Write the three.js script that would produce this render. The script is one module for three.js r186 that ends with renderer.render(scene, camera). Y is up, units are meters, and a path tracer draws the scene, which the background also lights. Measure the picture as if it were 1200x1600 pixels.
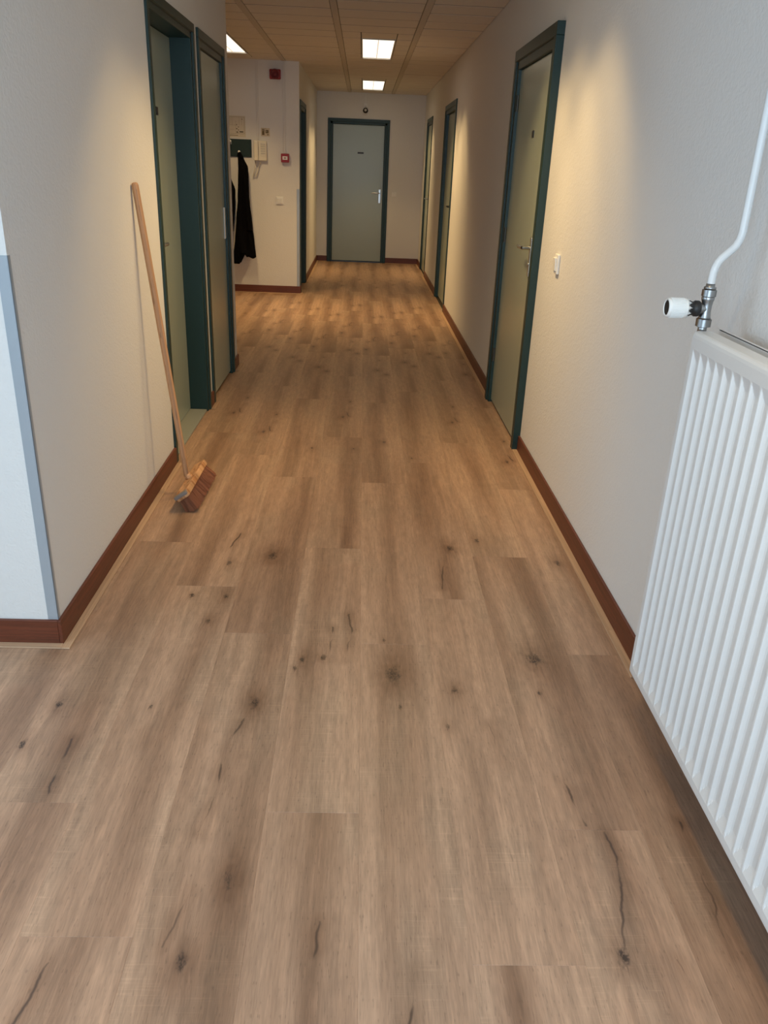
import * as THREE from 'three';
import { RoundedBoxGeometry } from 'three/addons/geometries/RoundedBoxGeometry.js';
import { mergeGeometries } from 'three/addons/utils/BufferGeometryUtils.js';
import { RectAreaLightUniformsLib } from 'three/addons/lights/RectAreaLightUniformsLib.js';

// ---------------------------------------------------------------- camera, sky, large lights, exposure
const scene = new THREE.Scene();
const camera = new THREE.PerspectiveCamera(2 * Math.atan(800 / 1251.08) * 180 / Math.PI, 0.75, 0.05, 60);
camera.position.set(0, 1.47, 0);
camera.rotation.set(-0.40680575, -0.03992505, 0.0423575, 'YXZ');
const renderer = new THREE.WebGLRenderer({ antialias: true });
renderer.toneMapping = THREE.LinearToneMapping;
renderer.toneMappingExposure = 1.1;
renderer.shadowMap.enabled = true;
const DAY = new THREE.Color().setRGB(0.62, 0.82, 1.0);
scene.background = DAY.clone().multiplyScalar(1.0);       // even overcast sky outside the window
RectAreaLightUniformsLib.init();
const daylight = new THREE.RectAreaLight(DAY, 6.0, 1.9, 1.5);   // daylight coming in through the window behind the camera
daylight.name = 'window_daylight'; daylight.position.set(-.25, 1.47, 1.06); daylight.lookAt(-.25, 1.47, -5);
const daylight2 = new THREE.RectAreaLight(DAY, 4.0, 2.1, 1.2);   // added light in an unseen, made-up side window, lifts the right wall
daylight2.name = 'added_side_light'; daylight2.position.set(-3.36, 1.55, -.6); daylight2.lookAt(5, 1.55, -.6);
scene.add(daylight, daylight2);
const LAMP = new THREE.Color().setRGB(1.0, 0.68, 0.30);   // warm tubes of the ceiling lights
const LAMP_CD = 1.85;                                      // intensity of each of the spots in a fitting

// ---------------------------------------------------------------- helpers
let seed = 7;
const rnd = () => { seed = (seed + 0x6d2b79f5) | 0; let t = Math.imul(seed ^ (seed >>> 15), 1 | seed); t = (t + Math.imul(t ^ (t >>> 7), 61 | t)) ^ t; return ((t ^ (t >>> 14)) >>> 0) / 4294967296; };
const rr = (a, b) => a + (b - a) * rnd();
const used = new Map();
function numbered(n) { const k = used.get(n) || 0; used.set(n, k + 1); return k ? `${n}_${String(k).padStart(3, '0')}` : n; }
function tag(o, label, category, group, kind) {
  if (label) o.userData.label = label;
  if (category) o.userData.category = category;
  if (group) o.userData.group = group;
  if (kind) o.userData.kind = kind;
  return o;
}
function thing(name, label, category, pos = [0, 0, 0], group, kind) {
  const o = new THREE.Group(); o.name = numbered(name); o.position.set(...pos); scene.add(o);
  return tag(o, label, category, group, kind);
}
function plain(g) {                                        // same attributes everywhere so that geometries merge
  let h = g.index ? g.toNonIndexed() : g;
  for (const k of Object.keys(h.attributes)) if (!['position', 'normal', 'uv'].includes(k)) h.deleteAttribute(k);
  return h;
}
function obj(name, geos, material, parent = scene) {
  const list = [].concat(geos);
  const g = list.length === 1 ? list[0] : mergeGeometries(list.map(plain));
  const m = new THREE.Mesh(g, material); m.name = parent === scene ? numbered(name) : name;
  m.castShadow = m.receiveShadow = true; parent.add(m); return m;
}
const struct = (name, geos, material, label, category) => tag(obj(name, geos, material), label, category, null, 'structure');
// box from lo to hi, uv in metres
function bx(x0, x1, y0, y1, z0, z1) {
  const g = new THREE.BoxGeometry(x1 - x0, y1 - y0, z1 - z0).translate((x0 + x1) / 2, (y0 + y1) / 2, (z0 + z1) / 2);
  const p = g.attributes.position, n = g.attributes.normal, uv = g.attributes.uv;
  for (let i = 0; i < p.count; i++) {
    const X = p.getX(i), Y = p.getY(i), Z = p.getZ(i);
    if (Math.abs(n.getX(i)) > .5) uv.setXY(i, Z, Y); else if (Math.abs(n.getY(i)) > .5) uv.setXY(i, X, Z); else uv.setXY(i, X, Y);
  }
  return g;
}
function rbx(x0, x1, y0, y1, z0, z1, r = .003, s = 2) {
  return new RoundedBoxGeometry(x1 - x0, y1 - y0, z1 - z0, s, r).translate((x0 + x1) / 2, (y0 + y1) / 2, (z0 + z1) / 2);
}
function cyl(r0, r1, h, n = 24) { return new THREE.CylinderGeometry(r1, r0, h, n); }
function lathe(pts, n = 28) { return new THREE.LatheGeometry(pts.map(([r, y]) => new THREE.Vector2(r, y)), n); }
function tube(pts, r, seg = 40, n = 12, closed = false) { return new THREE.TubeGeometry(new THREE.CatmullRomCurve3(pts.map(p => new THREE.Vector3(...p)), closed, 'centripetal'), seg, r, n, closed); }

// ---------------------------------------------------------------- textures
function hash(ix, iy, s) { let h = Math.imul(ix, 374761393) ^ Math.imul(iy, 668265263) ^ Math.imul(s, 1274126177); h = Math.imul(h ^ (h >>> 13), 1274126177); return ((h ^ (h >>> 16)) >>> 0) / 4294967296; }
function vn(x, y, s) {
  const ix = Math.floor(x), iy = Math.floor(y), fx = x - ix, fy = y - iy, u = fx * fx * (3 - 2 * fx), v = fy * fy * (3 - 2 * fy);
  const a = hash(ix, iy, s), b = hash(ix + 1, iy, s), c = hash(ix, iy + 1, s), d = hash(ix + 1, iy + 1, s);
  return a + (b - a) * u + (c - a) * v + (a - b - c + d) * u * v;
}
const fbm = (x, y, s, o = 3) => { let t = 0, a = .5, n = 0; for (let i = 0; i < o; i++) { t += a * vn(x, y, s + i * 17); n += a; a *= .5; x *= 2.03; y *= 2.03; } return t / n; };
const clamp = (x, a = 0, b = 1) => Math.min(b, Math.max(a, x));
const sst = (a, b, x) => { const t = clamp((x - a) / (b - a)); return t * t * (3 - 2 * t); };
function dataTex(w, h, f, srgb = true, wrap = THREE.RepeatWrapping) {
  const d = new Uint8Array(w * h * 4), c = [0, 0, 0];
  for (let y = 0; y < h; y++) for (let x = 0; x < w; x++) { f(x, y, c); const i = (y * w + x) * 4; d[i] = clamp(c[0], 0, 255); d[i + 1] = clamp(c[1], 0, 255); d[i + 2] = clamp(c[2], 0, 255); d[i + 3] = 255; }
  const t = new THREE.DataTexture(d, w, h); t.magFilter = THREE.LinearFilter; t.minFilter = THREE.LinearMipmapLinearFilter; t.generateMipmaps = true;
  t.wrapS = t.wrapT = wrap; if (srgb) t.colorSpace = THREE.SRGBColorSpace; t.needsUpdate = true; return t;
}
// tiling noise for bumps
function tileNoise(n, cells, s) { return (x, y) => { const gx = x / n * cells, gy = y / n * cells, ix = Math.floor(gx), iy = Math.floor(gy), fx = gx - ix, fy = gy - iy, u = fx * fx * (3 - 2 * fx), v = fy * fy * (3 - 2 * fy), w = k => ((k % cells) + cells) % cells; const a = hash(w(ix), w(iy), s), b = hash(w(ix + 1), w(iy), s), c = hash(w(ix), w(iy + 1), s), d = hash(w(ix + 1), w(iy + 1), s); return a + (b - a) * u + (c - a) * v + (a - b - c + d) * u * v; }; }
const wallBump = (() => { const a = tileNoise(512, 128, 3), b = tileNoise(512, 60, 5), c = tileNoise(512, 16, 8); const t = dataTex(512, 512, (x, y, o) => { o[0] = o[1] = o[2] = 255 * (.5 * a(x, y) + .35 * b(x, y) + .15 * c(x, y)); }, false); t.repeat.set(1.6, 1.6); return t; })();
const doorBump = (() => { const a = tileNoise(256, 100, 13), b = tileNoise(256, 12, 15); return dataTex(256, 256, (x, y, o) => { o[0] = o[1] = o[2] = 255 * (.4 * a(x, y) + .6 * b(x, y)); }, false); })();
const skirtTex = dataTex(512, 128, (x, y, o) => {
  const u = x / 512 * 1.2, v = y / 128 * .12, g = fbm(u * 4, v * 220 + fbm(u * 3, v * 10, 31) * 3, 33, 3), f = vn(u * 60, v * 900, 35), k = .72 + .36 * g + .12 * (f - .5);
  o[0] = 112 * k; o[1] = 58 * k; o[2] = 37 * k;
});
const stripTex = dataTex(512, 64, (x, y, o) => { const u = x / 512 * 1.2, v = y / 64 * .06, g = fbm(u * 3, v * 160, 43, 3), k = .86 + .26 * g; o[0] = 186 * k; o[1] = 154 * k; o[2] = 125 * k; });
const stickTex = dataTex(64, 512, (x, y, o) => { const g = fbm(x / 64 * 14, y / 512 * 5, 53, 3), sp = vn(x / 64 * 20, y / 512 * 60, 55) > .86 ? .82 : 1, k = (.80 + .34 * g) * sp; o[0] = 188 * k; o[1] = 142 * k; o[2] = 102 * k; });
const blockTex = dataTex(256, 128, (x, y, o) => { const g = fbm(x / 256 * 8, y / 128 * 6, 63, 4), d = fbm(x / 256 * 14, y / 128 * 7, 65, 2), k = .78 + .36 * g, w = sst(.52, .72, d); o[0] = (208 - 30 * w) * k; o[1] = (160 - 38 * w) * k; o[2] = (116 - 40 * w) * k; });

// oak-look vinyl plank, 0.231 x 1.49 m: smoky bands, cathedral grain, pores, saw marks, knots and cracks
const PW = .231, PL = 1.49;
function plankTex(w, h, s, knots = [], cracks = []) {
  const tone = (hash(s, 1, 9) - .5) * .20, flip = hash(s, 2, 9), bandC = .25 + .5 * hash(s, 3, 9), bandAmp = .55 + .5 * hash(s, 4, 9);
  return dataTex(w, h, (x, y, o) => {
    const u = (x + .5) / w * PW, v = (y + .5) / h * PL;
    let du = 0, dark = 0, halo = 0;
    for (const [ku, kv, r] of knots) {
      const ax = u - ku, ay = v - kv; if (Math.abs(ay) > .22) continue;
      const R = .0140 * r, e = Math.hypot(ax * 1.0, ay * .55) + (vn(u * 160, v * 90, s + 71) - .5) * R * .9;
      du += ax / (Math.abs(ax) + .012) * .016 * r * Math.exp(-(ax * ax) / (.03 * .03) - (ay * ay) / (.07 * .07 * r));
      dark = Math.max(dark, sst(R * 1.3, R * .1, e) * (.35 + .5 * sst(.35, .65, vn(u * 420, v * 260, s + 73))));
      dark = Math.max(dark, sst(.0020, .0004, Math.abs(ax + (vn(v * 60, 5, s + 75) - .5) * .008)) * Math.exp(-(ay * ay) / (2 * (.020 * r) ** 2)) * .5);
      halo = Math.max(halo, Math.exp(-(ax * ax) / (2 * (.028 * r) ** 2) - (ay * ay) / (2 * (.056 * r) ** 2)) * (.55 + .45 * vn(u * 90, v * 50, s + 77)) * 1.5 * Math.min(1, r));
    }
    for (const c of cracks) for (let i = 0; i + 3 < c.length; i += 2) {
      const ax = c[i], ay = c[i + 1], bX = c[i + 2], bY = c[i + 3];
      if (v < Math.min(ay, bY) - .04 || v > Math.max(ay, bY) + .04) continue;
      const vx = bX - ax, vy = bY - ay, t = clamp(((u - ax) * vx + (v - ay) * vy) / (vx * vx + vy * vy)), wob = (vn(v * 34, 3, s + 91) - .5) * .006 + (vn(v * 150, 3, s + 92) - .5) * .0015;
      const d = Math.hypot(u - ax - vx * t + wob, (v - ay - vy * t)), gate = .12 + .88 * sst(.30, .72, vn(v * 16, 7, s + 93));
      dark = Math.max(dark, sst(.0008 + .0042 * gate, .0002, d) * .60 * gate); halo = Math.max(halo, .70 * (.5 + .5 * gate) * Math.exp(-d * d / (2 * .017 * .017)));
    }
    const uu = u + du + .010 * (fbm(u * 6, v * 2.2, s + 5, 2) - .5) * 2;
    const ctr = bandC + .12 * (vn(v * 1.7, 0, s + 21) - .5) * 2;
    const mid = Math.exp(-((u / PW - ctr) ** 2) / (2 * .17 * .17));
    let band = bandAmp * (.50 * mid + .95 * (fbm(uu * 15, v * 1.0, s + 2, 3) - .42));
    const cath = Math.sin(6.283 * (uu * 85 + 5 * vn(uu * 7, v * 1.3, s + 7)));
    const fine = vn(uu * 720, v * 48, s + 11) - .5, fib = vn(uu * 260, v * 17, s + 12) - .5, strk = fbm(uu * 70, v * 3.2, s + 18, 2) - .5, mott = fbm(u * 60, v * 22, s + 14, 2) - .5;
    const pore = sst(.80, .94, vn(uu * 560, v * 75, s + 13));
    const sawZone = sst(.48, .72, fbm(u * 9, v * 3.5, s + 15, 2)), saw = sst(.68, .95, vn(u * 14, v * 520, s + 16)) * sawZone;
    band = clamp(band + tone + .45 * halo, -.25, 1);
    let k = 1 + .010 * cath * (.3 + mid) + .10 * fine + .08 * fib + .14 * strk + .08 * mott - .10 * pore + .06 * saw;
    const m = clamp(band * 1.0);
    let R = 178 + (117 - 178) * m, G = 145 + (87 - 145) * m, B = 120 + (67 - 120) * m;
    const gray = .10 * sawZone; R += (150 - R) * gray; G += (140 - G) * gray; B += (120 - B) * gray;
    const dk = 1 - dark;
    o[0] = R * k * dk + 52 * dark; o[1] = G * k * dk + 40 * dark; o[2] = B * k * dk + 34 * dark;
  }, true, THREE.ClampToEdgeWrapping);
}

// ---------------------------------------------------------------- materials
const S = (c, r = .6, o = {}) => new THREE.MeshStandardMaterial({ color: c, roughness: r, ...o });
const rgb = (r, g, b) => new THREE.Color().setRGB(r, g, b);
const M = {
  wall: S(rgb(.735, .725, .71), .85, { bumpMap: wallBump, bumpScale: .0012 }),
  tile: S(rgb(.66, .62, .56), .95, { bumpMap: wallBump, bumpScale: .0006 }),
  band: S(rgb(.52, .48, .42), .9),
  joint_shade: S(rgb(.20, .17, .14), .8),  // shadow of the tile joints put into a dark colour
  ceilingBase: S(rgb(.05, .045, .04), .95),
  frame: S(rgb(.006, .032, .030), .42),
  leaf: S(rgb(.34, .385, .32), .27, { bumpMap: doorBump, bumpScale: .0002 }),
  skirt: S('#ffffff', .45, { map: skirtTex }),
  strip: S('#ffffff', .6, { map: stripTex }),
  steel: S(rgb(.62, .62, .60), .3, { metalness: 1 }),
  darkSteel: S(rgb(.10, .10, .09), .5, { metalness: 1 }),
  chrome: S(rgb(.36, .37, .38), .34, { metalness: 1 }),
  guard: S(rgb(.40, .45, .50), .38, { metalness: .25 }),
  white: S(rgb(.80, .80, .78), .4),
  enamel: S(rgb(.67, .68, .685), .34),
  cream: S(rgb(.74, .70, .60), .45),
  black: S(rgb(.012, .012, .013), .5),
  plate: S(rgb(.015, .015, .015), .4),
  red: S(rgb(.30, .012, .016), .4),
  darkred: S(rgb(.17, .010, .016), .4),
  rack: S(rgb(.010, .030, .028), .45),
  cloth: new THREE.MeshPhysicalMaterial({ color: rgb(.003, .003, .004), roughness: 1, specularIntensity: .15 }),
  paper: S(rgb(.62, .60, .55), .9),
  subfloor: S(rgb(.05, .04, .03), .9),
  threshold: S(rgb(.30, .31, .27), .5),
  lampFrame: S(rgb(.55, .53, .49), .5),
  diffuser: new THREE.MeshStandardMaterial({ color: 0xffffff, roughness: .6, emissive: rgb(1, .90, .74), emissiveIntensity: 1.35 }),
  divider: new THREE.MeshStandardMaterial({ color: 0xdddddd, roughness: .5, emissive: rgb(1, .86, .66), emissiveIntensity: .5 }),
  stick: S('#ffffff', .6, { map: stickTex }),
  block: S('#ffffff', .7, { map: blockTex }),
  bristle: S(rgb(.34, .13, .065), .8),
  bristleDark: S(rgb(.10, .05, .03), .85),
  glass: new THREE.MeshPhysicalMaterial({ color: 0xffffff, roughness: 0, transmission: 1, thickness: 0, ior: 1.5 }),
};

// ---------------------------------------------------------------- the setting
const XR = .935, XL = -.947, XF = -.745, ZB = -2.26, ZE = -13.84, ZH0 = -6.24, ZH1 = -10.1, HC = 2.5, ZW = 1.1, XW = -3.4;

// floor: subfloor slab and single planks
const floor = thing('floor', 'oak-look floor of long brown planks running down the corridor', 'floor', [0, 0, 0], null, 'structure');
obj('subfloor', bx(XW - .2, XR + .3, -.12, -.0045, ZE - .3, ZW + .2), M.subfloor, floor);
const rowOffset = [-1.546, -1.173, -.85, -1.524, -.80, -1.115, -1.478, -.76];   // a joint of each of the eight corridor rows
const KN = [[0.134,-2.112,1.6],[-0.089,-2.204,0.6],[-0.155,-2.191,0.7],[-0.282,-1.959,1.0],[-0.843,-1.934,0.8],[-0.881,-1.761,0.7],[0.603,-2.218,1.5],[0.323,-2.040,0.7],[0.284,-1.862,0.5],[0.577,-1.135,1.0],[-0.259,-1.318,0.9],[-0.322,-1.115,0.8],[0.407,-3.039,1.0],[0.840,-2.925,0.9],[-0.331,-2.931,1.3],[-0.495,-2.854,0.7],[-0.498,-2.415,0.6],[-0.588,-2.591,0.6],[-0.464,-2.587,0.6],[0.532,-3.121,0.7],[0.160,-4.433,0.7],[-0.251,-4.292,0.5],[-0.017,-4.302,0.4],[0.306,-4.168,0.4],[-0.579,-1.929,0.4],[-0.177,-2.137,0.5],[0.584,-2.032,0.5],[0.150,-1.950,0.4],[0.111,-2.315,0.4]];
const CR = [[-0.351,-1.457,-0.339,-1.519,-0.331,-1.607,-0.335,-1.690,-0.328,-1.780,-0.289,-1.937],[0.829,-1.507,0.820,-1.405,0.818,-1.340,0.822,-1.287,0.806,-1.205,0.808,-1.144],[0.631,-1.472,0.636,-1.374,0.623,-1.311,0.598,-1.219,0.579,-1.143],[-0.747,-1.565,-0.751,-1.633,-0.757,-1.783],[-0.068,-2.194,-0.066,-2.309,-0.065,-2.390],[-0.065,-0.993,-0.062,-1.096,-0.050,-1.213],[-0.602,-0.991,-0.591,-1.041,-0.582,-1.114],[0.340,-2.684,0.359,-2.843,0.404,-3.038],[-0.033,-2.995,-0.044,-3.219],[-0.561,-1.761,-0.567,-1.828],[0.406,-1.882,0.410,-1.812,0.417,-1.707],[0.569,-1.648,0.581,-1.556,0.589,-1.492],[0.565,-0.995,0.565,-1.033,0.581,-1.128],[0.696,-1.046,0.688,-1.129],[0.128,-0.994,0.146,-1.097],[-0.017,-2.196,0.002,-2.372,-0.011,-2.479],[-0.364,-1.151,-0.334,-1.292],[-0.518,-2.968,-0.492,-3.093,-0.471,-3.261]];
const plankMat = tex => S('#ffffff', .42, { map: tex });
const variants = [];
for (let i = 0; i < 10; i++) {
  const kn = [], cr = [];
  for (let j = 0; j < 1 + (i % 3); j++) kn.push([rr(.03, .2), rr(.1, 1.4), rr(.4, 1)]);
  if (i % 2) { const x = rr(.05, .18), v = rr(.2, 1.1); cr.push([x, v, x + rr(-.02, .02), v + .1, x + rr(-.02, .02), v + .2]); }
  variants.push(plankMat(plankTex(192, 768, 300 + i * 13, kn, cr)));
}
function plankGeo(x0, x1, z0, z1, u0, u1, v0, v1) {      // chamfered board: top at 0, chamfer 0.8 mm; z0 is the near end (v0)
  const c = .0005, X = [x0, x0 + c, x1 - c, x1], Z = [z0, z0 - c, z1 + c, z1], P = [], U = [], N = [], q = (a, b, d, e, n) => { for (const t of [a, b, d, a, d, e]) { P.push(...t); N.push(...n); U.push(u0 + (t[0] - x0) / (x1 - x0) * (u1 - u0), v0 + (t[2] - z0) / (z1 - z0) * (v1 - v0)); } };
  const y = 0, l = -.0004, b = -.004, s = .7071;
  q([X[1], y, Z[1]], [X[2], y, Z[1]], [X[2], y, Z[2]], [X[1], y, Z[2]], [0, 1, 0]);
  q([X[0], l, Z[0]], [X[3], l, Z[0]], [X[2], y, Z[1]], [X[1], y, Z[1]], [0, s, s]);
  q([X[3], l, Z[3]], [X[0], l, Z[3]], [X[1], y, Z[2]], [X[2], y, Z[2]], [0, s, -s]);
  q([X[0], l, Z[3]], [X[0], l, Z[0]], [X[1], y, Z[1]], [X[1], y, Z[2]], [-s, s, 0]);
  q([X[3], l, Z[0]], [X[3], l, Z[3]], [X[2], y, Z[2]], [X[2], y, Z[1]], [s, s, 0]);
  q([X[0], b, Z[0]], [X[3], b, Z[0]], [X[3], l, Z[0]], [X[0], l, Z[0]], [0, 0, 1]);
  q([X[3], b, Z[0]], [X[3], b, Z[3]], [X[3], l, Z[3]], [X[3], l, Z[0]], [1, 0, 0]);
  q([X[0], b, Z[3]], [X[0], b, Z[0]], [X[0], l, Z[0]], [X[0], l, Z[3]], [-1, 0, 0]);
  q([X[3], b, Z[3]], [X[0], b, Z[3]], [X[0], l, Z[3]], [X[3], l, Z[3]], [0, 0, -1]);
  const g = new THREE.BufferGeometry();
  g.setAttribute('position', new THREE.Float32BufferAttribute(P, 3)); g.setAttribute('normal', new THREE.Float32BufferAttribute(N, 3)); g.setAttribute('uv', new THREE.Float32BufferAttribute(U, 2));
  return g;
}
{
  let n = 0;
  for (let r = -5; r < 8; r++) {
    const x0 = -.893 + PW * r, x1 = Math.min(x0 + PW, XR + .005), off = r >= 0 ? rowOffset[r] : -.3 - ((r + 9) * .557 % 1) * PL;
    for (let k = -2; k < 11; k++) {
      let zn = off + PL - k * PL - PL * 0, zf = zn - PL;
      const near = Math.min(zn, ZW), far = Math.max(zf, ZE - .01);
      if (near - far < .02 || zn < ZE || zf > ZW) continue;
      // nothing of the floor shows behind the left walls
      if (x1 < XL - .05 && ((near < ZB - .2 && far > ZH0 + .05) || near < ZH1 - .25)) continue;
      const v0 = (zn - near) / PL, v1 = (zn - far) / PL;
      let mat;
      const kn = KN.filter(a => a[0] > x0 && a[0] < x0 + PW && a[1] < zn + .01 && a[1] > zf).map(a => [a[0] - x0, zn - a[1], a[2]]);
      const cr = CR.filter(c => c[0] > x0 && c[0] < x0 + PW && c[1] < zn + .02 && c[1] > zf).map(c => c.map((q, i) => i % 2 ? zn - q : q - x0));
      if (zn > -3.2 && zf < -.9 && r >= 0) mat = plankMat(plankTex(352, 1536, 500 + r * 31 + k * 7, kn, cr));
      else if (kn.length + cr.length) mat = plankMat(plankTex(192, 768, 500 + r * 31 + k * 7, kn, cr));
      else mat = variants[(n * 7 + r * 3 + 20) % 10];
      n++;
      const fl = (mat === variants[(n * 7 + r * 3 + 20) % 10]) && n % 2;
      obj('plank', plankGeo(x0, x1, near, far, fl ? 1 : 0, (fl ? -1 : 1) * (x1 - x0) / PW + (fl ? 1 : 0), v0, v1), mat, floor);
    }
  }
}

// ceiling: slab, broad profiles running down the corridor, single tiles
const ceiling = thing('ceiling', 'suspended ceiling of narrow pale tiles between broad profiles', 'ceiling', [0, 0, 0], null, 'structure');
obj('slab', bx(XW - .2, XR + .3, HC + .035, HC + .2, ZE - .3, ZW + .2), M.ceilingBase, ceiling);
const BANDS = [-2.94, -2.26, -1.58, -.915, -.242, .422, 1.09], LX = [-.04, .245];
const lamps = [[.1025, -8.83], [.1025, -12.56], [-1.39, -8.88], [.1025, -4.0], [.1025, -.75]];
for (const b of BANDS) if (b < XR) obj('profile', rbx(b - .024, b + .024, HC - .003, HC + .012, ZE, ZW, .002, 1), M.band, ceiling);
{
  const e = .003, ez = .010;
  for (let i = -1; i < BANDS.length - 1; i++) {
    const x0 = i < 0 ? XW : BANDS[i] + .024, x1 = Math.min(BANDS[i + 1] - .024, XR);
    for (let z = -13.84, k = 0; z < ZW; z += .35, k++) {
      const zz = z + .10;   // joints fall at -13.74, -13.39 ...
      const za = k === 0 ? ZE : zz - .0, zb = Math.min(zz + .35, ZW);
      if (x1 < XL && ((za > ZH0 + .1 && zb < ZB) || zb < ZH1 - .2)) continue;
      // cut out the fittings
      const lamp = lamps.find(([lx, lz]) => lx > x0 && lx < x1 && zb > lz - .70 && za < lz + .70);
      const spans = [];
      if (lamp) { const a = lamp[0] - .155, b = lamp[0] + .155, c = lamp[1] - .70, d = lamp[1] + .70;
        spans.push([x0, a, za, zb], [b, x1, za, zb]); if (za < c) spans.push([a, b, za, c]); if (zb > d) spans.push([a, b, d, zb]);
      } else spans.push([x0, x1, k === 0 ? ZE : za, k === 0 ? zz + .35 : zb]);
      const dy = hash(i + 9, k, 3) * .002 - .001;
      for (const [a, b, c, d] of spans) if (b - a > .01 && d - c > .01) {
        obj('tile', rbx(a + e, b - e, HC + dy, HC + .035, c + ez, d - ez, .004, 1), M.tile, ceiling);
        if (d === spans[0][3]) obj('joint_shade', bx(a + e, b - e, HC + .0015, HC + .02, d - ez + .001, d + ez - .001), M.joint_shade, ceiling);  // dark strip standing in for the shadow line between tile rows
      }
    }
  }
}

// walls with openings for the doors; each door: [near z / far z along the wall]
const D = { r1: [-5.50, -4.36], r2: [-10.32, -9.10], r3: [-13.2, -12.2], l1: [-5.03, -3.98], l2: [-6.05, -5.13], lf: [-11.15, -10.2], e: [-.574, .392] };
const HD = 2.135, IN = .03;
function wallZ(xa, xb, z0, z1, holes) {    // wall running along z with holes [za, zb, height]
  const g = []; let z = z0;
  for (const [a, b, h] of holes) { if (a > z) g.push(bx(xa, xb, 0, HC + .01, z, a)); g.push(bx(xa, xb, h, HC + .01, a, b)); z = b; }
  g.push(bx(xa, xb, 0, HC + .01, z, z1)); return g;
}
const hole = ([a, b]) => [a + IN, b - IN, HD - IN];
struct('wall_right', wallZ(XR, XR + .22, ZE - .2, ZW + .2, [hole(D.r3), hole(D.r2), hole(D.r1)]), M.wall, 'long off-white corridor wall with the radiator and three doors', 'wall');
struct('wall_left', [...wallZ(XL - .22, XL, ZH0, ZB, [hole(D.l2), hole(D.l1)]), bx(XW, XL - .22, 0, HC + .01, ZB - .15, ZB), bx(XW, XL - .22, 0, HC + .01, ZH0, ZH0 + .15)], M.wall, 'off-white wall block with two doors behind the broom', 'wall');
struct('wall_left_far', [...wallZ(XF - .22, XF, ZE - .2, ZH1, [[D.lf[0] + IN, D.lf[1] - IN, HD - IN]]), bx(XW, XF - .22, 0, HC + .01, ZH1 - .15, ZH1)], M.wall, 'off-white wall block carrying the coat rack and fire alarm', 'wall');
struct('wall_end', [bx(XF, D.e[0] + IN, 0, HC + .01, ZE - .2, ZE), bx(D.e[1] - IN, XR, 0, HC + .01, ZE - .2, ZE), bx(D.e[0] + IN, D.e[1] - IN, HD - IN, HC + .01, ZE - .2, ZE)], M.wall, 'off-white wall closing the far end of the corridor', 'wall');
struct('wall_side', [bx(XW - .2, XW, 0, HC + .01, ZE - .2, -1.7), bx(XW - .2, XW, 0, HC + .01, .5, ZW + .2), bx(XW - .2, XW, 0, .9, -1.7, .5), bx(XW - .2, XW, 2.2, HC + .01, -1.7, .5)], M.wall, 'off-white side wall of the left recesses', 'wall');
struct('wall_back', [bx(XW, -1.25, 0, HC + .01, ZW, ZW + .2), bx(.75, XR, 0, HC + .01, ZW, ZW + .2), bx(-1.25, .75, 0, .68, ZW, ZW + .2), bx(-1.25, .75, 2.26, HC + .01, ZW, ZW + .2)], M.wall, 'wall with the daylight window behind the viewer', 'wall');
const win = thing('window_1', 'wide window behind the viewer letting daylight in', 'window', [0, 0, 0], null, 'structure');
obj('window_frame', [bx(-1.25, -1.19, .68, 2.26, ZW + .05, ZW + .12), bx(.69, .75, .68, 2.26, ZW + .05, ZW + .12), bx(-1.19, .69, .68, .74, ZW + .05, ZW + .12), bx(-1.19, .69, 2.20, 2.26, ZW + .05, ZW + .12), bx(-.28, -.22, .74, 2.20, ZW + .05, ZW + .12)], M.white, win);
obj('pane', bx(-1.19, -.28, .74, 2.20, ZW + .082, ZW + .088), M.glass, win);
obj('pane', bx(-.22, .69, .74, 2.20, ZW + .082, ZW + .088), M.glass, win);
const win2 = thing('window_2', 'added unseen side window that brightens the right wall', 'window', [0, 0, 0], null, 'structure');  // window added out of view to carry the extra side light
obj('window_frame', [bx(XW - .12, XW - .05, .9, 2.2, -1.7, -1.64), bx(XW - .12, XW - .05, .9, 2.2, .44, .5), bx(XW - .12, XW - .05, .9, .96, -1.64, .44), bx(XW - .12, XW - .05, 2.14, 2.2, -1.64, .44)], M.white, win2);
obj('pane', bx(XW - .088, XW - .082, .96, 2.14, -1.64, .44), M.glass, win2);

// skirting boards and the flat floor strips in front of them
const SK = .088, ST = .012;
const skb = (x0, x1, z0, z1) => { const g = rbx(x0, x1, 0.0005, SK, z0, z1, .0025, 1), p = g.attributes.position, uv = g.attributes.uv, long = (z1 - z0) > (x1 - x0); for (let i = 0; i < p.count; i++) uv.setXY(i, (long ? p.getZ(i) : p.getX(i)) / 1.2, (p.getY(i) + (long ? p.getX(i) : p.getZ(i))) / .12); return g; };
const stb = (x0, x1, z0, z1) => { const g = rbx(x0, x1, 0.0002, .0062, z0, z1, .002, 1), p = g.attributes.position, uv = g.attributes.uv, long = (z1 - z0) > (x1 - x0); for (let i = 0; i < p.count; i++) uv.setXY(i, (long ? p.getZ(i) : p.getX(i)) / 1.2, ((long ? p.getX(i) : p.getZ(i)) + p.getY(i)) / .06); return g; };
const SW = .028;
const rightRuns = [[-13.84, D.r3[0]], [D.r3[1], D.r2[0]], [D.r2[1], D.r1[0]], [D.r1[1], ZW]];
const stripRuns = rightRuns.map(([a, b]) => [a, b === ZW ? -2.12 : b]);
struct('baseboard_right', rightRuns.map(([a, b]) => skb(XR - ST, XR, a, b)), M.skirt, 'red-brown wooden skirting along the right wall', 'skirting');
struct('trim_1', stripRuns.map(([a, b]) => stb(XR - ST - SW, XR - ST, a, b)), M.strip, 'thin light wooden floor strip along the right skirting', 'floor strip');
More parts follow.
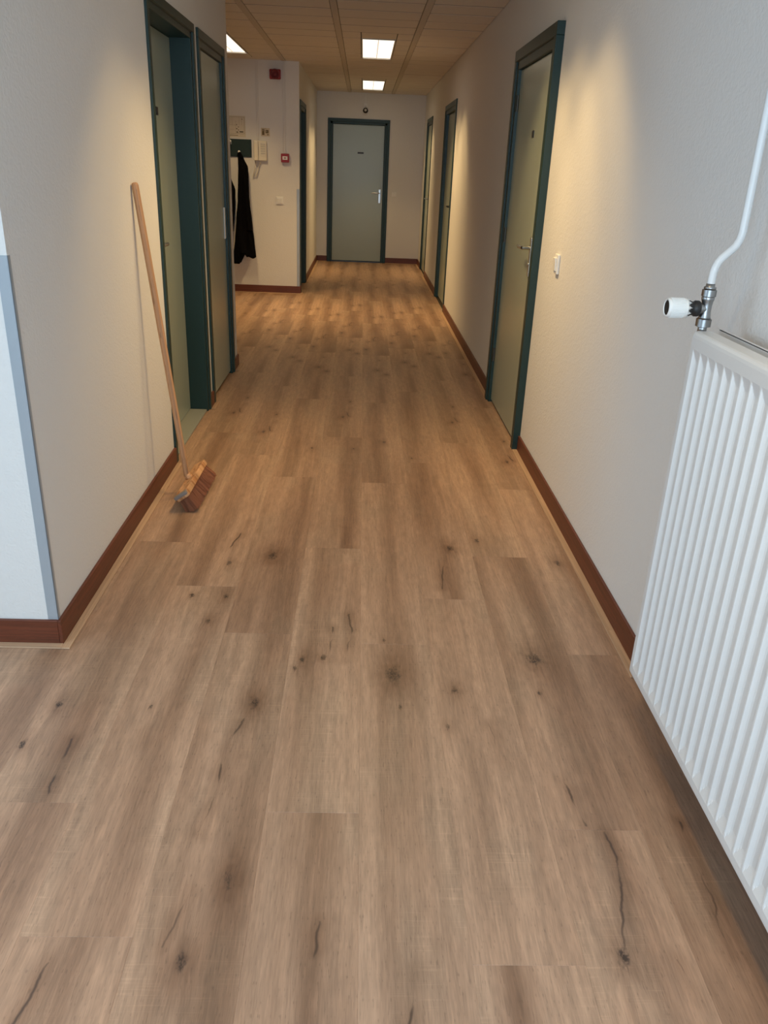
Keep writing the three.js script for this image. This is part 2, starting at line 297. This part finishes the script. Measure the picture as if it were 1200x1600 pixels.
struct('baseboard_left', [skb(XL, XL + ST, D.l1[1], ZB + ST), skb(XW, XL, ZB, ZB + ST), skb(XL, XL + ST, D.l2[1], D.l1[0]), skb(XL, XL + ST, ZH0 - ST, D.l2[0]), skb(XW, XL, ZH0 - ST, ZH0)], M.skirt, 'red-brown wooden skirting round the left wall block', 'skirting');
struct('trim_2', [stb(XL + ST, XL + ST + SW, D.l1[1], ZB + ST + SW), stb(XW, XL + ST, ZB + ST, ZB + ST + SW), stb(XL + ST, XL + ST + SW, D.l2[1] - .02, D.l1[0] + .03), stb(XL + ST, XL + ST + SW, ZH0 - ST - SW, D.l2[0]), stb(XW, XL + ST, ZH0 - ST - SW, ZH0 - ST)], M.strip, 'thin light wooden floor strip round the left wall block', 'floor strip');
struct('baseboard_far', [skb(XW, XF + ST, ZH1, ZH1 + ST), skb(XF, XF + ST, D.lf[1], ZH1), skb(XF, XF + ST, ZE, D.lf[0])], M.skirt, 'red-brown wooden skirting under the coat rack', 'skirting');
struct('trim_3', [stb(XW, XF + ST + SW, ZH1 + ST, ZH1 + ST + SW), stb(XF + ST, XF + ST + SW, D.lf[1], ZH1 + ST), stb(XF + ST, XF + ST + SW, ZE, D.lf[0])], M.strip, 'thin light wooden floor strip below the coat rack', 'floor strip');
struct('baseboard_end', [skb(XF + ST, D.e[0], ZE, ZE + ST), skb(D.e[1], XR - ST, ZE, ZE + ST)], M.skirt, 'red-brown wooden skirting either side of the far door', 'skirting');
struct('trim_4', [stb(XF + ST + SW, D.e[0], ZE + ST, ZE + ST + SW), stb(D.e[1], XR - ST - SW, ZE + ST, ZE + ST + SW)], M.strip, 'thin light wooden floor strip by the far door', 'floor strip');

// doors, built in a frame of their own: u along the wall, y up, n out of the wall
function door(name, label, side, c, opt) {
  const { w, p = .02, d = .03, face = .09, h = HD } = opt;
  const o = thing(name, label, 'door', [0, 0, 0], null, 'structure');
  if (side === 'r') { o.position.set(XR, 0, c); o.rotation.y = -Math.PI / 2; }
  else if (side === 'l') { o.position.set(opt.x ?? XL, 0, c); o.rotation.y = Math.PI / 2; }
  else o.position.set(c, 0, ZE);
  const W = w / 2, f = face, r = .003;
  // stepped frame: outer casing, inner step, reveal back to the leaf and the stop behind it
  const jamb = s => { const q = (a, b, n0, n1, y1, y0 = .0008) => rbx(Math.min(s * a, s * b), Math.max(s * a, s * b), y0, Math.min(y1, h - f * .55), n0, n1, r, 2);
    return [q(W, W - f * .55, -.02, p, h), q(W - f * .5, W - f, -d - .06, p - .010, h - f * .5), q(W - f * .48, W - f * .58, -.02, p - .004, h - f * .3)]; };
  obj('jamb', jamb(-1), M.frame, o); obj('jamb', jamb(1), M.frame, o);
  obj('head', [rbx(-W, W, h - f * .55, h + .001, -.02, p, r), rbx(-W + f * .5, W - f * .5, h - f, h - f * .5, -d - .06, p - .010, r), rbx(-W + f * .48, W - f * .48, h - f * .58, h - f * .48, -.02, p - .004, r)], M.frame, o);
  if (d > .08) obj('threshold', rbx(-W + f, W - f, .0008, .012, -d - .06, -.008, .002), M.threshold, o);
  const lf = obj('leaf', rbx(-W + f + .003, W - f - .003, d > .08 ? .016 : .020, h - f - .003, -d - .042, -d, .002), opt.leaf ?? M.leaf, o);
  if (opt.backing !== false) obj('backing', rbx(-W + f * .55, W - f * .55, .0008, h - f * .55, -d - .075, -d - .062, .002), M.black, o);
  if (opt.sign) obj('sign', rbx(opt.sign[0] - opt.sign[2], opt.sign[0] + opt.sign[2], opt.sign[1] - opt.sign[3], opt.sign[1] + opt.sign[3], -d, -d + .004, .001), M.plate, lf);
  if (opt.handle) {
    const [hu, hy, dir] = opt.handle, m = opt.steel ?? M.steel, n0 = -d;
    const g = [rbx(hu - .018, hu + .018, hy - .15, hy + .055, n0, n0 + .009, .004, 3)];
    if (opt.lever !== false) {
      g.push(cyl(.010, .010, .045, 16).rotateX(Math.PI / 2).translate(hu, hy, n0 + .030), tube([[hu, hy, n0 + .050], [hu + dir * .02, hy, n0 + .054], [hu + dir * .07, hy + .001, n0 + .054], [hu + dir * .122, hy - .002, n0 + .050]], .0092, 20, 12), new THREE.SphereGeometry(.0092, 12, 8).translate(hu + dir * .122, hy - .002, n0 + .050));
      g.push(cyl(.009, .009, .006, 16).rotateX(Math.PI / 2).translate(hu, hy - .085, n0 + .010));
    }
    obj('handle', g, m, lf);
  }
  if (opt.hinges) for (const y of opt.hinges) obj('hinge', cyl(.009, .009, .09, 14).translate(opt.hingeSide * (W - f), y, -d + .006), M.darkSteel, o);
  return o;
}
const mid = ([a, b]) => (a + b) / 2, wid = ([a, b]) => b - a;
door('door_1', 'grey-green door in dark teal frame nearest the radiator', 'r', mid(D.r1), { w: wid(D.r1), p: .040, d: -.012, face: .105, handle: [.382, 1.095, -1], sign: [.10, 1.665, .022, .018], hinges: [.33, 1.1, 1.85], hingeSide: -1 });
door('door_2', 'middle grey-green door in the right wall, dark lever handle', 'r', mid(D.r2), { w: wid(D.r2), p: .012, d: .030, handle: [.46, 1.10, -1], steel: M.darkSteel });
door('door_3', 'narrow grey-green door at the far end of the right wall', 'r', mid(D.r3), { w: wid(D.r3), p: .010, d: .014, handle: [.33, 1.07, -1] });
door('door_4', 'deep-set grey-green door in teal frame behind the broom', 'l', mid(D.l1), { w: wid(D.l1), p: .012, d: .11, face: .075, handle: [-.235, 1.06, 1], sign: [.055, 1.685, .02, .019], steel: M.steel });
door('door_5', 'second left door in teal frame with pale handle plate', 'l', mid(D.l2), { w: wid(D.l2), p: .014, d: .012, face: .085, handle: [.335, 1.115, -1], lever: false, steel: M.white });
door('door_6', 'dark-framed door just past the coat wall corner', 'l', mid(D.lf), { w: wid(D.lf), p: .012, d: .06, x: XF, face: .09 });
door('door_7', 'grey-green door closing the corridor end with silver handle', 'e', mid(D.e), { w: wid(D.e), p: .014, d: .022, face: .078, handle: [.355, 1.075, -1], sign: [.035, 1.655, .048, .012] });

// ---------------------------------------------------------------- ceiling lights
function ceilingLight(label, x, z, power = 1, centre = 58) {
  const o = thing('ceiling_light', label, 'light', [x, HC, z], 'recessed ceiling lights of the corridor');
  const a = .152, b = .697, t = .010;
  obj('frame', [bx(-a, -a + t, -.006, .06, -b, b), bx(a - t, a, -.006, .06, -b, b), bx(-a + t, a - t, -.006, .06, -b, -b + t), bx(-a + t, a - t, -.006, .06, b - t, b), bx(-a + t, a - t, .05, .06, -b + t, b - t)], M.lampFrame, o);
  obj('diffuser', rbx(-a + t, -.006, .006, .016, -b + t, b - t, .002), M.diffuser, o);
  obj('diffuser', rbx(.006, a - t, .006, .016, -b + t, b - t, .002), M.diffuser, o);
  obj('divider', rbx(-.006, .006, .002, .02, -b + t, b - t, .002), M.divider, o);
  // the louvre throws the light of the two tubes to both sides and shields it along the corridor
  for (const dz of [-.45, 0, .45]) for (const side of [-1, 1]) {
    const s = new THREE.SpotLight(LAMP, LAMP_CD * power, 0, 31 * Math.PI / 180, .45, 2); s.name = 'tube_light'; s.castShadow = true; s.shadow.radius = 3;
    s.position.set(side * .07, -.075, dz); s.target.position.set(side * (.07 + 2 * Math.tan(31 * Math.PI / 180)), -2.075, dz); o.add(s, s.target);
  }
  for (const dz of [-.4, .4]) {
    const s = new THREE.SpotLight(LAMP, LAMP_CD * power * 1.65, 0, centre * Math.PI / 180, .7, 2); s.name = 'tube_light'; s.castShadow = true; s.shadow.radius = 3;
    s.position.set(0, -.075, dz); s.target.position.set(0, -2, dz); o.add(s, s.target);
  }
  return o;
}
ceilingLight('nearer of the two recessed lights in line before the far door', ...lamps[0]);
ceilingLight('farther of the two recessed lights, just before the far door', ...lamps[1], 1, 40);
ceilingLight('recessed light above the coats, cut off by the left wall edge', ...lamps[2]);
ceilingLight('recessed light overhead between the near doors', ...lamps[3], .95);
ceilingLight('recessed light overhead beside the radiator', ...lamps[4], .42);

// ---------------------------------------------------------------- radiator
{
  const X = .79, Z0 = -1.893, Z1 = .15, y0 = .18, y1 = 1.142, fy0 = .208, fy1 = 1.103, pitch = .0443, zf = -1.8775;
  const o = thing('radiator', 'white ribbed panel radiator hanging on the right wall', 'radiator', [0, 0, 0]);
  const prof = z => { let t = ((z - zf) / pitch) % 1; if (t < 0) t += 1; t *= pitch; if (z < zf - .001 || z > Z1 - .03) return 0; const r = .0035, s = .0105, dep = .0085; if (t < r) return 0; if (t < r + s) return dep * (t - r) / s; if (t < pitch - s * .9) return dep; return dep * Math.max(0, pitch - t) / (s * .9); };
  // rows of the section: [x, y, is front]
  const rows = [[.835, y0], [.800, y0], [X + .004, y0 + .0015], [X + .0010, y0 + .006], [X, y0 + .012]];
  const ny = [fy0, fy0 + .006, fy0 + .012, fy0 + .018, fy0 + .024, fy0 + .03, .4, .65, .9, fy1 - .036, fy1 - .03, fy1 - .024, fy1 - .018, fy1 - .012, fy1 - .006, fy1];
  for (const y of ny) rows.push([X, y]);
  rows.push([X, y1 - .014], [X + .0012, y1 - .007], [X + .005, y1 - .002], [X + .011, y1], [.835, y1], [.835, y0]);
  const zs = [Z0, Z0 + .003]; for (let z = zf; z < Z1 - .03; z += pitch) for (const t of [0, .004, .0079, .0117, .0155, .0235, .0315, .0340, .0392]) if (z + t < Z1 - .03) zs.push(z + t); zs.push(Z1);
  const ramp = y => y <= fy0 || y >= fy1 ? 0 : Math.min((y - fy0) * .30, (fy1 - y) * .27);
  const P = [], I = [], n = rows.length;
  for (const z of zs) rows.forEach(([x, y], i) => { const e = (z === Z0) ? .004 : 0; P.push(x + (x === X && i > 3 ? Math.min(prof(z), Math.max(0, ramp(y))) : 0) + (x < .8 ? e : 0), y, z); });
  for (let k = 0; k < zs.length - 1; k++) for (let i = 0; i < n - 1; i++) { const a = k * n + i, b = a + n; I.push(a, b, a + 1, b, b + 1, a + 1); }
  let g = new THREE.BufferGeometry(); g.setAttribute('position', new THREE.Float32BufferAttribute(P, 3)); g.setIndex(I);
  g = g.toNonIndexed(); g.computeVertexNormals(); g.setAttribute('uv', new THREE.Float32BufferAttribute(new Float32Array(g.attributes.position.count * 2), 2));
  obj('front_panel', [g, bx(X + .004, .835, y0 + .002, y1 - .002, Z0, Z0 + .002), bx(X, .835, y0 + .01, y1 - .01, Z1 - .002, Z1)], M.enamel, o);
  // convector sheet, folded, between panel and wall, and the rear mounting rail
  const fin = []; for (let z = Z0 + .06, i = 0; z < Z1 - .06; z += .022, i++) fin.push(bx(.8355, .862, .26, 1.075, z, z + .0012), bx(i % 2 ? .8355 : .861, i % 2 ? .8365 : .862, .26, 1.075, z, z + .022));
  obj('convector', fin, M.enamel, o);
  obj('rear_rail', [bx(.868, .8695, .95, 1.141, Z0 - .035, Z1), bx(.868, .878, 1.1395, 1.141, Z0 - .035, Z1), bx(.838, .868, 1.088, 1.0895, Z0 - .035, Z1)], M.enamel, o);
  for (const z of [-1.62, -.62]) obj('bracket', [bx(.8695, XR, .25, 1.06, z - .015, z + .015), bx(.835, .8695, 1.02, 1.06, z - .015, z + .015)], M.enamel, o);
  // valve on the top end with a white thermostat head pointing into the corridor
  const VX = .815, VZ = -1.905;
  const hex = (r, h, y) => cyl(r, r, h, 6).toNonIndexed().translate(VX, y, VZ);
  const v = obj('valve', [
    lathe([[0, 1.138], [.0105, 1.138], [.0105, 1.153], [0, 1.153]]).translate(VX, 0, VZ), hex(.0175, .018, 1.160),
    lathe([[0, 1.167], [.0160, 1.168], [.0135, 1.174], [.0120, 1.184], [.0118, 1.200], [.0128, 1.209], [.0145, 1.213], [.0148, 1.219], [.0125, 1.221], [0, 1.221]]).translate(VX, 0, VZ),
    hex(.0165, .015, 1.2285), lathe([[0, 1.236], [.0138, 1.236], [.0138, 1.242], [.0105, 1.243], [.0098, 1.250], [0, 1.250]]).translate(VX, 0, VZ),
    cyl(.0115, .0115, .03, 20).rotateZ(Math.PI / 2).translate(VX - .018, 1.192, VZ)], M.chrome, o);
  const ax = pts => lathe(pts, 36).rotateZ(Math.PI / 2).translate(VX, 1.192, VZ);   // axis towards -x
  obj('collar', [ax([[0, .017], [.0165, .017], [.0185, .020], [.0185, .028], [.0165, .030], [.0155, .034], [.0165, .038], [.0185, .041], [.0185, .052], [0, .052]])], M.black, v);
  const knob = [ax([[.0, .048], [.0205, .048], [.0225, .051], [.0225, .090], [.0215, .094], [.0188, .0955], [.0172, .094], [.0168, .090]])];
  for (let i = 0; i < 36; i++) { const a = i / 36 * Math.PI * 2; knob.push(bx(-.088, -.056, -.0009, .0009, -.0009, .0009).translate(0, .0226, 0).rotateX(a).translate(VX, 1.192, VZ)); }
  for (let i = 0; i < 9; i++) { const a = i / 9 * Math.PI * 2; knob.push(new THREE.ConeGeometry(.0066, .010, 4).rotateZ(-Math.PI / 2).translate(-.044, .0178, 0).rotateX(a).translate(VX, 1.192, VZ)); }
  obj('thermostat_knob', knob, M.cream2 ?? M.white, v);
  obj('knob_recess', ax([[0, .086], [.0168, .086], [.0168, .0935], [.0140, .0940], [.0100, .0915], [0, .0915]]), M.black, v);
}
tag(obj('heating_pipe', tube([[.815, 1.244, -1.905], [.815, 1.262, -1.905], [.8165, 1.280, -1.905], [.824, 1.299, -1.907], [.842, 1.318, -1.909], [.858, 1.334, -1.911], [.8675, 1.356, -1.913], [.869, 1.385, -1.914], [.869, 1.6, -1.915], [.869, 2.1, -1.915], [.869, 2.503, -1.915]], .0092, 120, 18), M.enamel), 'white heating pipe rising from the radiator valve to the ceiling', 'pipe');

// ---------------------------------------------------------------- broom
{
  const o = thing('broom', 'wooden push broom with red-brown bristles leaning on the left wall', 'broom', [0, 0, 0]);
  const C = new THREE.Vector3(-.774, .076, -3.555), ang = .62;      // head rolled about its length
  const place = g => g.applyMatrix4(new THREE.Matrix4().makeRotationFromEuler(new THREE.Euler(0, -.03, ang, 'ZYX'))).translate(C.x, C.y, C.z);
  // head block in its own frame: local y = away from bristles, z = length
  const sh = new THREE.Shape(); const hw = .031, hl = .205, cr = .014;
  sh.moveTo(-hw + cr, -hl); sh.lineTo(hw - cr, -hl); sh.quadraticCurveTo(hw, -hl, hw, -hl + cr); sh.lineTo(hw, hl - cr); sh.quadraticCurveTo(hw, hl, hw - cr, hl); sh.lineTo(-hw + cr, hl); sh.quadraticCurveTo(-hw, hl, -hw, hl - cr); sh.lineTo(-hw, -hl + cr); sh.quadraticCurveTo(-hw, -hl, -hw + cr, -hl);
  const bg = new THREE.ExtrudeGeometry(sh, { depth: .018, bevelEnabled: true, bevelSize: .004, bevelThickness: .005, bevelSegments: 3, curveSegments: 6 }).rotateX(-Math.PI / 2).translate(0, -.009, 0);
  { const p = bg.attributes.position, uv = bg.attributes.uv; for (let i = 0; i < p.count; i++) uv.setXY(i, p.getZ(i) / .42 + .5, p.getX(i) / .1 + .5); }
  const head = obj('head', place(bg), M.block, o);
  obj('socket', place(lathe([[.014, .012], [.019, .013], [.0175, .030], [.0150, .034], [.0140, .034]], 20).translate(-.006, 0, -.01)), M.block, head);
  obj('end_cap', place(rbx(-.0345, .0345, -.002, .0152, .180, .2105, .005, 2)), S(rgb(.21, .185, .17), .6), head);
  // bristles: rows of thin tapering fibres, splayed
  const B = (mat, n, test) => { const gs = []; for (let i = 0; i < n; i++) { const x = rr(-.027, .027), z = rr(-.195, .195); const L = rr(.066, .080), spx = x * .35 + rr(-.006, .006), spz = z * .06 + rr(-.008, .008); const c = new THREE.CylinderGeometry(.0011, .0007, 1, 3, 1, true); const a = new THREE.Vector3(x, -.008, z), b = new THREE.Vector3(x + spx, -.008 - L, z + spz); c.applyQuaternion(new THREE.Quaternion()); const d = b.clone().sub(a); c.scale(1, d.length(), 1).applyQuaternion(new THREE.Quaternion().setFromUnitVectors(new THREE.Vector3(0, 1, 0), d.clone().normalize())).translate((a.x + b.x) / 2, (a.y + b.y) / 2, (a.z + b.z) / 2); gs.push(c); }
    const m = obj('bristles', gs.map(place), mat, o); const p = m.geometry.attributes.position; for (let i = 0; i < p.count; i++) if (p.getY(i) < .001) p.setY(i, .001); m.userData.kind = 'stuff'; return m; };
  B(M.bristle, 3600);
  // handle
  const T = new THREE.Vector3(-.9315, 1.372, -3.551), Bt = new THREE.Vector3(-.797, .088, -3.565), d = T.clone().sub(Bt), L = d.length();
  const hg = lathe([[0, 0], [.0125, .001], [.0135, .02], [.0142, L * .5], [.0138, L - .012], [.0115, L - .003], [.006, L], [0, L]], 20);
  hg.applyQuaternion(new THREE.Quaternion().setFromUnitVectors(new THREE.Vector3(0, 1, 0), d.normalize())).translate(Bt.x, Bt.y, Bt.z);
  obj('handle', hg, M.stick, o);
}

// ---------------------------------------------------------------- corner guards
{
  const a = thing('corner_guard', 'grey metal corner guard on the near left wall corner', 'corner guard');
  obj('strip', [rbx(XL - .031, XL + .003, SK + .001, 1.213, ZB, ZB + .003, .001, 1), rbx(XL, XL + .003, SK + .001, 1.213, ZB - .013, ZB + .003, .001, 1)], M.guard, a);
  const b = thing('corner_guard', 'slim metal corner guard on the corner below the fire call point', 'corner guard');
  obj('strip', [rbx(XF - .031, XF + .003, SK + .001, 1.19, ZH1, ZH1 + .003, .001, 1), rbx(XF, XF + .003, SK + .001, 1.19, ZH1 - .02, ZH1 + .003, .001, 1)], M.guard, b);
}

// ---------------------------------------------------------------- things on the coat wall
const ZC = ZH1;
{
  const o = thing('fire_sounder', 'red fire alarm sounder high on the coat wall', 'fire alarm', [-1.008, 2.363, ZC]);
  obj('base', rbx(-.062, .062, -.05, .05, 0, .03, .012, 3), M.red, o);
  obj('horn', lathe([[0, .03], [.050, .03], [.052, .045], [.044, .062], [.034, .064], [.030, .052], [.016, .050], [.012, .058], [0, .060]], 28).rotateX(Math.PI / 2), M.darkred, o);
}
{
  const o = thing('fire_call_point', 'small square red fire call point with white centre', 'call point', [-.905, 1.517, ZC]);
  obj('housing', rbx(-.046, .046, -.046, .046, 0, .04, .006, 3), M.red, o);
  obj('break_glass', rbx(-.028, .028, -.018, .018, .040, .043, .001), M.white, o);
  obj('marking', [rbx(-.016, .016, -.003, .003, .043, .044, .0004), rbx(-.004, .004, -.010, .010, .043, .044, .0004)], M.red, o);
}
tag(obj('cable_duct', rbx(-.924, -.898, 1.565, HC - .006, ZC, ZC + .012, .002), M.wall), 'vertical white cable duct running down to the fire call point', 'cable duct');
tag(obj('cable_duct', rbx(-1.222, -1.200, 1.70, HC - .006, ZC, ZC + .010, .002), M.wall), 'vertical white cable duct running down to the intercom phone', 'cable duct');
{
  const o = thing('intercom_phone', 'cream wall intercom phone with curly cord and keypad', 'phone', [-1.186, 1.582, ZC]);
  obj('base', rbx(-.072, .072, -.105, .105, 0, .035, .008, 3), M.cream, o);
  const h = obj('handset', [rbx(-.070, -.022, -.104, .106, .046, .066, .009, 3), rbx(-.069, -.023, .055, .105, .03, .056, .008, 2), rbx(-.069, -.023, -.103, -.055, .03, .056, .008, 2)], M.cream, o);
  obj('earpiece_label', rbx(-.060, -.030, .088, .096, .0655, .0670, .0005), M.white, h);
  const pad = obj('keypad', rbx(.0, .062, -.06, .085, .0345, .0365, .001), M.cream, o);
  const keys = []; for (let i = 0; i < 3; i++) for (let j = 0; j < 5; j++) obj('key', rbx(.006 + i * .018, .020 + i * .018, .062 - j * .024, .076 - j * .024, .0362, .040, .001, 1), M.lampFrame, pad);
  const pts = []; for (let i = 0; i <= 240; i++) { const t = i / 240, a = t * 2 * Math.PI * 30, x = -.050 + (t < .5 ? -.03 * Math.sin(Math.PI * t) : .0) + .052 * Math.pow(t, 2.2), y = -.105 - .165 * Math.sin(Math.PI * Math.pow(t, .85)); pts.push([x - .018 * Math.sin(Math.PI * t) + .0055 * Math.cos(a), y, .02 + .0055 * Math.sin(a)]); }
  obj('cord', tube(pts, .0022, 700, 5), M.cream, o);
}
// coat rack board and hooks
{
  const o = thing('coat_rack', 'dark green coat rack board with white-tipped hooks', 'coat rack', [-1.289, 1.51, ZC]);
  obj('board', rbx(-1.35, 0, 0, .185, 0, .010, .002), M.rack, o);
  for (const [x, y] of [[-.232, .148], [-.134, .040], [-.44, .04], [-.54, .148], [-.75, .04], [-.85, .148]]) {
    const h = obj('hook', [rbx(x - .010, x + .010, y - .02, y + .018, .019, .024, .002), tube([[x, y, .022], [x, y - .012, .04], [x, y - .008, .062], [x, y + .008, .074]], .005, 16, 8)], M.chrome, o);
    obj('knob', new THREE.SphereGeometry(.014, 16, 12).translate(x, y + .012, .076), M.white, h);
  }
}
// coats: one continuous draped surface each
function coat(label, fn, rowsY) {
  const nu = 72, P = [], I = [];
  rowsY.forEach((y, k) => { for (let i = 0; i < nu; i++) { const a = i / nu * Math.PI * 2; P.push(...fn(y, a, k)); } });
  const n = rowsY.length;
  for (let k = 0; k < n - 1; k++) for (let i = 0; i < nu; i++) { const a = k * nu + i, b = k * nu + (i + 1) % nu, c = a + nu, d = b + nu; I.push(a, c, b, b, c, d); }
  const t = P.length / 3; P.push(...[0, 1, 2].map(j => { let s = 0; for (let i = 0; i < nu; i++) s += P[i * 3 + j]; return s / nu; })); for (let i = 0; i < nu; i++) I.push(i, (i + 1) % nu, t);
  const b0 = (n - 1) * nu, u = P.length / 3; P.push(...[0, 1, 2].map(j => { let s = 0; for (let i = 0; i < nu; i++) s += P[(b0 + i) * 3 + j]; return s / nu + (j === 1 ? .05 : 0); })); for (let i = 0; i < nu; i++) I.push(b0 + (i + 1) % nu, b0 + i, u);
  const g = new THREE.BufferGeometry(); g.setAttribute('position', new THREE.Float32BufferAttribute(P, 3)); g.setIndex(I); g.computeVertexNormals(); g.setAttribute('uv', new THREE.Float32BufferAttribute(new Float32Array(P.length / 3 * 2), 2));
  return g;
}
const lerpT = (T, y) => { for (let i = 0; i < T.length - 1; i++) if (y <= T[i][0] && y >= T[i + 1][0]) { const t = (T[i][0] - y) / (T[i][0] - T[i + 1][0]), s = t * t * (3 - 2 * t); return T[i].slice(1).map((v, j) => v + (T[i + 1][j + 1] - v) * (T.length > 3 ? (t * .5 + s * .5) : t)); } return T[y > T[0][0] ? 0 : T.length - 1].slice(1); };
function coatShape(T, hem, fold, seedN) {
  const rows = []; const top = T[0][0], bot = T[T.length - 1][0]; for (let i = 0; i <= 60; i++) rows.push(top + (bot - top) * i / 60);
  return coat('', (y, a) => {
    const [l, r, dep] = lerpT(T, y), c = (l + r) / 2, w = (r - l) / 2, t = (top - y) / (top - bot);
    const f = 1 + fold * t * Math.sin(a * 7 + seedN + 2 * Math.sin(y * 5)) + .5 * fold * Math.sin(a * 13 + y * 9 + seedN);
    const ca = Math.cos(a), sa = Math.sin(a), x = c + w * Math.sign(ca) * Math.pow(Math.abs(ca), .8) * (Math.abs(ca) > .93 ? 1 : f);
    const z = ZC + .016 + dep * (.5 + .5 * sa * f * .95);
    return [x, y + hem(x) * Math.pow(t, 6), Math.max(ZC + .013, z)];
  }, rows);
}
{
  const o = thing('coat', 'long black coat hanging from the lower hook', 'coat');
  const T = [[1.560, -1.440, -1.408, .05], [1.50, -1.440, -1.375, .08], [1.40, -1.436, -1.326, .12], [1.30, -1.440, -1.320, .14], [1.05, -1.452, -1.318, .15], [.85, -1.475, -1.298, .16], [.60, -1.50, -1.268, .17], [.43, -1.515, -1.252, .18]];
  obj('body', coatShape(T, x => x < -1.44 ? -.085 : x > -1.36 ? -.01 + .01 * Math.sin(x * 60) : .03, .12, 1), M.cloth, o);
  obj('collar', tube([[-1.436, 1.52, ZC + .085], [-1.425, 1.553, ZC + .07], [-1.412, 1.548, ZC + .09], [-1.395, 1.50, ZC + .105]], .012, 20, 8), M.cloth, o);
  // nearer sleeve lies over the body
  obj('sleeve', coatShape([[1.40, -1.385, -1.330, .06], [1.2, -1.375, -1.316, .075], [.95, -1.365, -1.300, .075], [.72, -1.352, -1.283, .07]], () => 0, .08, 4).translate(0, 0, .10), M.cloth, o);
}
{
  const o = thing('coat', 'black coat half hidden behind the left door frame', 'coat');
  const T = [[1.495, -1.74, -1.70, .05], [1.455, -1.76, -1.572, .09], [1.38, -1.78, -1.542, .11], [1.28, -1.79, -1.522, .12], [1.16, -1.80, -1.478, .12], [1.0, -1.81, -1.485, .12], [.70, -1.82, -1.515, .12]];
  obj('body', coatShape(T, x => 0, .09, 3), M.cloth, o);
}
// papers
function print(w, h, draw) { const c = document.createElement('canvas'); c.width = w; c.height = h; draw(c.getContext('2d'), w, h); const t = new THREE.CanvasTexture(c); t.colorSpace = THREE.SRGBColorSpace; t.magFilter = THREE.LinearFilter; return t; }
function sheet(name, label, cat, x0, x1, y0, y1, tex) {
  const o = thing(name, label, cat, [(x0 + x1) / 2, (y0 + y1) / 2, ZC]);
  obj('paper', bx(-(x1 - x0) / 2, (x1 - x0) / 2, -(y1 - y0) / 2, (y1 - y0) / 2, .0005, .002), M.paper, o);
  const g = new THREE.PlaneGeometry(x1 - x0 - .002, y1 - y0 - .002).translate(0, 0, .0026);
  obj('printed_face', g, S('#ffffff', .9, { map: tex }), o);
}
sheet('floor_plan_notice', 'pale printed floor plan sheet above the coat rack', 'notice', -1.560, -1.352, 1.715, 1.934, print(256, 256, (c, w, h) => {
  c.fillStyle = '#d2cbbd'; c.fillRect(0, 0, w, h); c.strokeStyle = '#8d8371'; c.lineWidth = 3; c.strokeRect(14, 14, 228, 200); c.lineWidth = 2;
  for (const x of [40, 70, 170, 205]) { c.beginPath(); c.moveTo(x, 20); c.lineTo(x, 110); c.stroke(); }
  c.beginPath(); c.moveTo(14, 112); c.lineTo(120, 112); c.moveTo(120, 60); c.lineTo(120, 200); c.moveTo(14, 165); c.lineTo(100, 165); c.stroke();
  c.fillStyle = '#6f6655'; for (const [x, y, a, b] of [[20, 36, 12, 8], [205, 34, 12, 10], [130, 100, 10, 14], [150, 130, 16, 8], [126, 150, 18, 12], [128, 190, 26, 14], [150, 165, 14, 10]]) c.fillRect(x, y, a, b);
  c.fillStyle = '#2d2a24'; c.fillRect(172, 186, 54, 12); c.fillStyle = '#8b8474'; c.fillRect(10, 232, 140, 8);
}));
sheet('phone_note', 'small printed note above the intercom phone', 'notice', -1.178, -1.078, 1.735, 1.822, print(128, 128, (c, w, h) => {
  c.fillStyle = '#cbbfaa'; c.fillRect(0, 0, w, h); c.fillStyle = '#6b5d48'; c.fillRect(14, 20, 36, 90); c.fillRect(66, 30, 44, 50); c.fillStyle = '#a39680'; c.fillRect(22, 30, 14, 20); c.fillRect(76, 40, 12, 24); c.fillStyle = '#7d705a'; c.fillRect(10, 8, 70, 5); c.fillRect(90, 92, 20, 20);
}));

// switches
function wallSwitch(label, pos, ry, s = 1) {
  const o = thing('light_switch', label, 'switch', pos); o.rotation.y = ry;
  obj('plate', rbx(-.041 * s, .041 * s, -.043 * s, .043 * s, 0, .010, .004, 3), M.white, o);
  obj('rocker', rbx(-.029 * s, .029 * s, -.031 * s, .031 * s, .009, .016, .003, 2).rotateX(.06), M.white, o);
  return o;
}
wallSwitch('white square switch on the coat wall beside the coats', [-.974, 1.058, ZC], 0);
wallSwitch('tiny pale switch right of the far end door', [.503, 1.065, ZE], 0, .9);
{
  const o = thing('light_switch', 'white surface switch between the near right door and radiator', 'switch', [XR, 1.078, -3.935]); o.rotation.y = -Math.PI / 2;
  obj('box', rbx(-.032, .032, -.046, .046, 0, .014, .006, 3), M.white, o);
  obj('rocker', rbx(-.022, .022, -.030, .032, .012, .022, .004, 2).rotateX(.08), M.white, o);
}
// camera over the far door
{
  const o = thing('wall_camera', 'small dark round camera over the far end door', 'camera', [.004, 2.253, ZE]);
  obj('mount', [rbx(-.028, .028, .045, .115, 0, .03, .006, 2), rbx(-.006, .006, .11, .235, 0, .010, .002), tube([[0, .06, .028], [0, .045, .05], [0, .03, .06]], .010, 12, 10)], M.white, o);
  obj('body', [new THREE.SphereGeometry(.040, 24, 18).translate(0, 0, .065)], M.black, o);
  obj('lens', cyl(.020, .016, .012, 20).rotateX(Math.PI / 2).translate(0, .004, .104), M.lampFrame, o);
}

scene.traverse(o => { if (o.isLight) o.castShadow = !o.isRectAreaLight; });
renderer.render(scene, camera);
